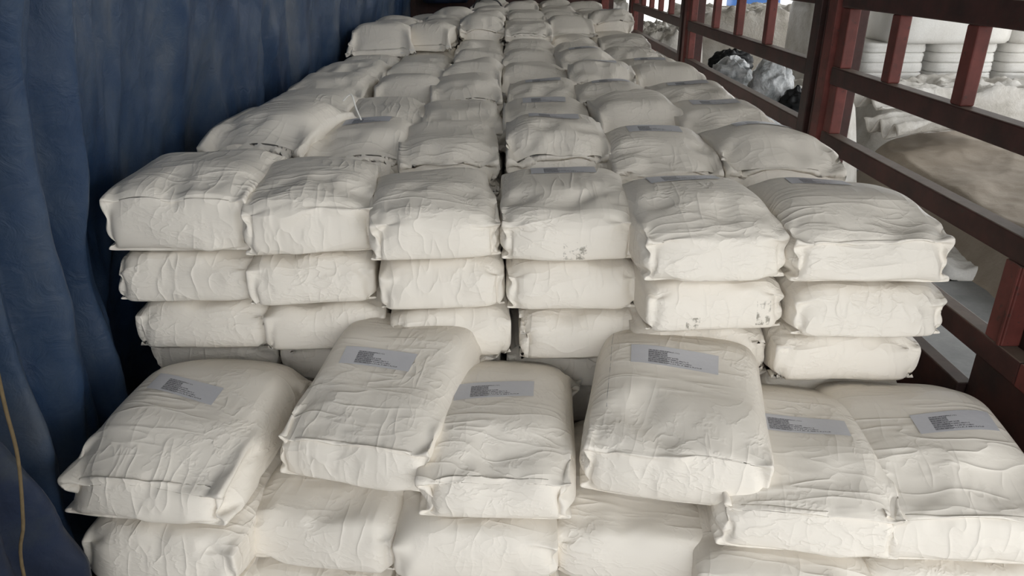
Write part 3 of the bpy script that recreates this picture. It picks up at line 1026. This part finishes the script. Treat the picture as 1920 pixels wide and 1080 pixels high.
# ------------------------------------------------------------------ goods on the shed floor beyond the rail
def heap(name, cx, cy, rx, ry, top, mat, seed, label, cat, nu=70, nv=70, power=4, amp=0.2, freq=1.4, base=GROUND, rot=0, tilt=(0, 0)):
    """covered pile: rounded block with a crumpled skin, down to the floor"""
    vs = []
    h = top - base
    ca, sa = math.cos(rot), math.sin(rot)
    for i in range(nu):
        for j in range(nv):
            u, v = -1 + 2 * i / (nu - 1), -1 + 2 * j / (nv - 1)
            r = (abs(u) ** power + abs(v) ** power) ** (1 / power)
            prof = 1 - sstep(0.80, 1.0, r)
            x, y = u * rx, v * ry
            wob = 0.06 * fbm(u * 2 + seed, v * 2, seed)
            z = base + h * prof * (1 + tilt[0] * u + tilt[1] * v) + amp * prof * (ridge(x * freq + seed, y * freq, seed) - 0.72)
            x += wob * (1 - prof) * rx
            vs.append((cx + ca * x - sa * y, cy + sa * x + ca * y, max(z, base)))
    o = mesh_obj(name, vs, grid_faces(nu, nv), mat, smooth=True)
    return tag(o, label, cat)

heap('covered_pile', 6.15, 7.55, 1.75, 2.75, -0.45, M_TAN, 2.0, 'tan canvas sheet over a low pile on shed floor beyond rail', 'canvas', 120, 150, 6, 0.16, 0.8, tilt=(0.22, 0.05), rot=-0.05)
heap('plastic_sheet', 7.7, 11.55, 2.5, 0.78, -0.12, M_PALE, 4.0, 'pale crumpled plastic sheet at foot of white bulk stacks', 'plastic', 90, 50, 5, 0.55, 1.8)
heap('grey_heap', 6.0, 18.4, 2.6, 2.0, 0.55, M_BEIGE, 7.0, 'grey beige plastic covered heap behind second rail panel', 'heap', 90, 90, 3, 0.8, 1.0)
heap('plastic_heap', 2.75, 14.2, 0.75, 1.9, 0.45, M_BEIGE, 9.0, 'beige crinkled plastic heap behind third rail panel', 'heap', 60, 80, 3, 0.7, 2.0)
heap('sheeted_pile', 2.15, 18.6, 0.70, 2.2, 0.75, M_PALE, 10.0, 'pale sheeted pile standing behind the headboard corner', 'heap', 60, 70, 4, 0.5, 1.5)
heap('sheet_heap', 3.35, 9.6, 1.0, 1.5, 0.10, M_PALE, 12.0, 'low pale sheeted heap carrying the silvery plastic bags', 'heap', 60, 70, 3, 0.5, 1.6)

def lump(name, c, s, mat, seed, label, cat, nu=56, nv=36, k0=0.8, ka=0.75, group=None):
    vs = []
    for i in range(nu):
        for j in range(nv):
            a, b = 2 * math.pi * i / (nu - 1), math.pi * j / (nv - 1)
            d = Vector((math.cos(a) * math.sin(b), math.sin(a) * math.sin(b), math.cos(b)))
            k = k0 + ka * (ridge(d.x * 1.7 + seed, d.y * 1.7 + seed * 2 + d.z, d.z * 1.7, 3) - 0.65)
            vs.append((c[0] + d.x * s[0] * k, c[1] + d.y * s[1] * k, c[2] + max(d.z, -0.6) * s[2] * k))
    return tag(mesh_obj(name, vs, grid_faces(nu, nv), mat, smooth=True), label, cat, group)

lump('black_bag', (2.95, 10.1, 0.40), (0.30, 0.26, 0.20), M_BLACK, 1.3, 'black plastic bag lying on the sheeted heap', 'bag')
lump('plastic_bag', (2.70, 9.20, 0.34), (0.26, 0.30, 0.26), M_CLEAR, 2.1, 'silvery clear plastic bag below black bag on heap', 'bag', group='plastic bags on the heap')
lump('plastic_bag', (3.02, 8.68, 0.31), (0.26, 0.26, 0.34), M_CLEAR, 3.7, 'silvery clear plastic bag beside dark bin on heap', 'bag', group='plastic bags on the heap')
lump('plastic_bag', (3.22, 8.30, 0.14), (0.22, 0.22, 0.25), M_BLACK, 5.2, 'dark green plastic sack beside second red post', 'bag', group='plastic bags on the heap')
lump('plastic_bag', (2.72, 8.1, -0.05), (0.28, 0.3, 0.2), M_CLEAR, 6.6, 'silvery clear plastic bag showing under bottom rail', 'bag', group='plastic bags on the heap')

# folded canvas layers on the pile
def folded(cx, cy, cz, lx, ly, rot, seed, label):
    nu, nv = 50, 26
    ca, sa = math.cos(rot), math.sin(rot)
    vs = []
    for i in range(nu):
        for j in range(nv):
            u, v = i / (nu - 1) - 0.5, j / (nv - 1) - 0.5
            x, y = u * lx, v * ly
            z = 0.09 * math.sin(v * 15 + seed + u * 3) + 0.12 * (ridge(u * 3 + seed, v * 3, seed) - 0.6) - 0.15 * abs(u) ** 2
            vs.append((cx + ca * x - sa * y, cy + sa * x + ca * y, cz + z))
    o = mesh_obj('folded_canvas', vs, grid_faces(nu, nv), M_PALE, smooth=True)
    m = o.modifiers.new('thick', 'SOLIDIFY')
    m.thickness = 0.02
    tag(o, label, 'canvas', 'folded canvas sheets on the pile')
folded(5.25, 10.0, 0.02, 1.5, 0.8, 0.35, 0.0, 'pale folded canvas sheet lying uppermost on tan covered pile')
folded(5.25, 9.30, -0.22, 1.4, 0.6, 0.30, 2.2, 'pale folded canvas sheet under the uppermost folded one')

# white bulk stacks
def bulk_layer(cx, cy, z0, z1, w, d, seed, label, mat=M_BALE, name='bulk_sack', group='white bulk sacks stacked beyond the rail', pw=10):
    nu, nv = 36, 14
    vs = []
    for i in range(nu):
        a = 2 * math.pi * i / nu
        c, s = math.cos(a), math.sin(a)
        r = (abs(c) ** pw + abs(s) ** pw) ** (-1 / pw)
        for j in range(nv):
            t = -1 + 2 * j / (nv - 1)
            e = (1 - abs(t) ** 6) ** 0.35 * 0.05 + 0.95
            n = 0.02 * fbm(c * 2 + seed, s * 2, t + seed)
            vs.append((cx + w / 2 * c * r * (e + n), cy + d / 2 * s * r * (e + n), (z0 + z1) / 2 + (z1 - z0) / 2 * t))
    fs = [(i * nv + j, ((i + 1) % nu) * nv + j, ((i + 1) % nu) * nv + j + 1, i * nv + j + 1) for i in range(nu) for j in range(nv - 1)]
    fs.append(tuple(i * nv for i in range(nu))[::-1])
    fs.append(tuple(i * nv + nv - 1 for i in range(nu)))
    o = mesh_obj(name, vs, fs, mat, smooth=True)
    return tag(o, label, 'sack', group)

cols = [(6.27,), (7.42,), (8.57,), (9.72,)]
NL = 5
zb = GROUND
for ci, (cx,) in enumerate(cols):
    z = zb
    for k in range(10):
        h = 0.154
        bulk_layer(cx, 12.9, z, z + h, 1.02, 1.0, ci * 3 + k, 'white bulk sack, %s layer up from floor, %s beyond rail' % (ORD[k], ['column nearest red post', 'second column', 'third column', 'fourth column'][ci]))
        z += h
for k, cx in enumerate((7.05, 9.05)):
    bulk_layer(cx, 12.85, z, z + 0.62, 1.98, 1.2, 40 + k, 'large white wrapped bale topping the bulk stacks, %s' % ['nearer the red post', 'farther from red post'][k], name='wrapped_bale', group='white bales on the bulk stacks', pw=9)
bulk_layer(5.36, 13.5, GROUND, 1.0, 0.70, 1.2, 60, 'tall stack beside the white bulk stacks, shade put in as grey', mat=M_PALE, name='shaded_stack', group=None, pw=7)  # greyer colour stands in for the shaded left side of the stacks
heap('white_sheet', 4.35, 6.75, 0.26, 0.42, -1.0, M_BALE, 8.8, 'white crumpled sheet lying on concrete below rail', 'plastic', 40, 40, 3, 0.08, 3.0)
# sunlit yard: blue cover far off
bulk_layer(16.2, 52, GROUND, 0.2, 3.2, 2.0, 70, 'blue covered goods standing far off in the sunlit yard', mat=M_BLUE, name='blue_cover', group=None, pw=5)

tag(tube('strap', smooth_path([(-0.34, 8.05, 1.20), (-0.30, 8.0, 1.262), (-0.22, 7.98, 1.285), (-0.10, 8.0, 1.27), (-0.04, 8.06, 1.20)]), 0.008, M_STRAP), 'dark thin strap lying over a rear sack near headboard', 'strap')
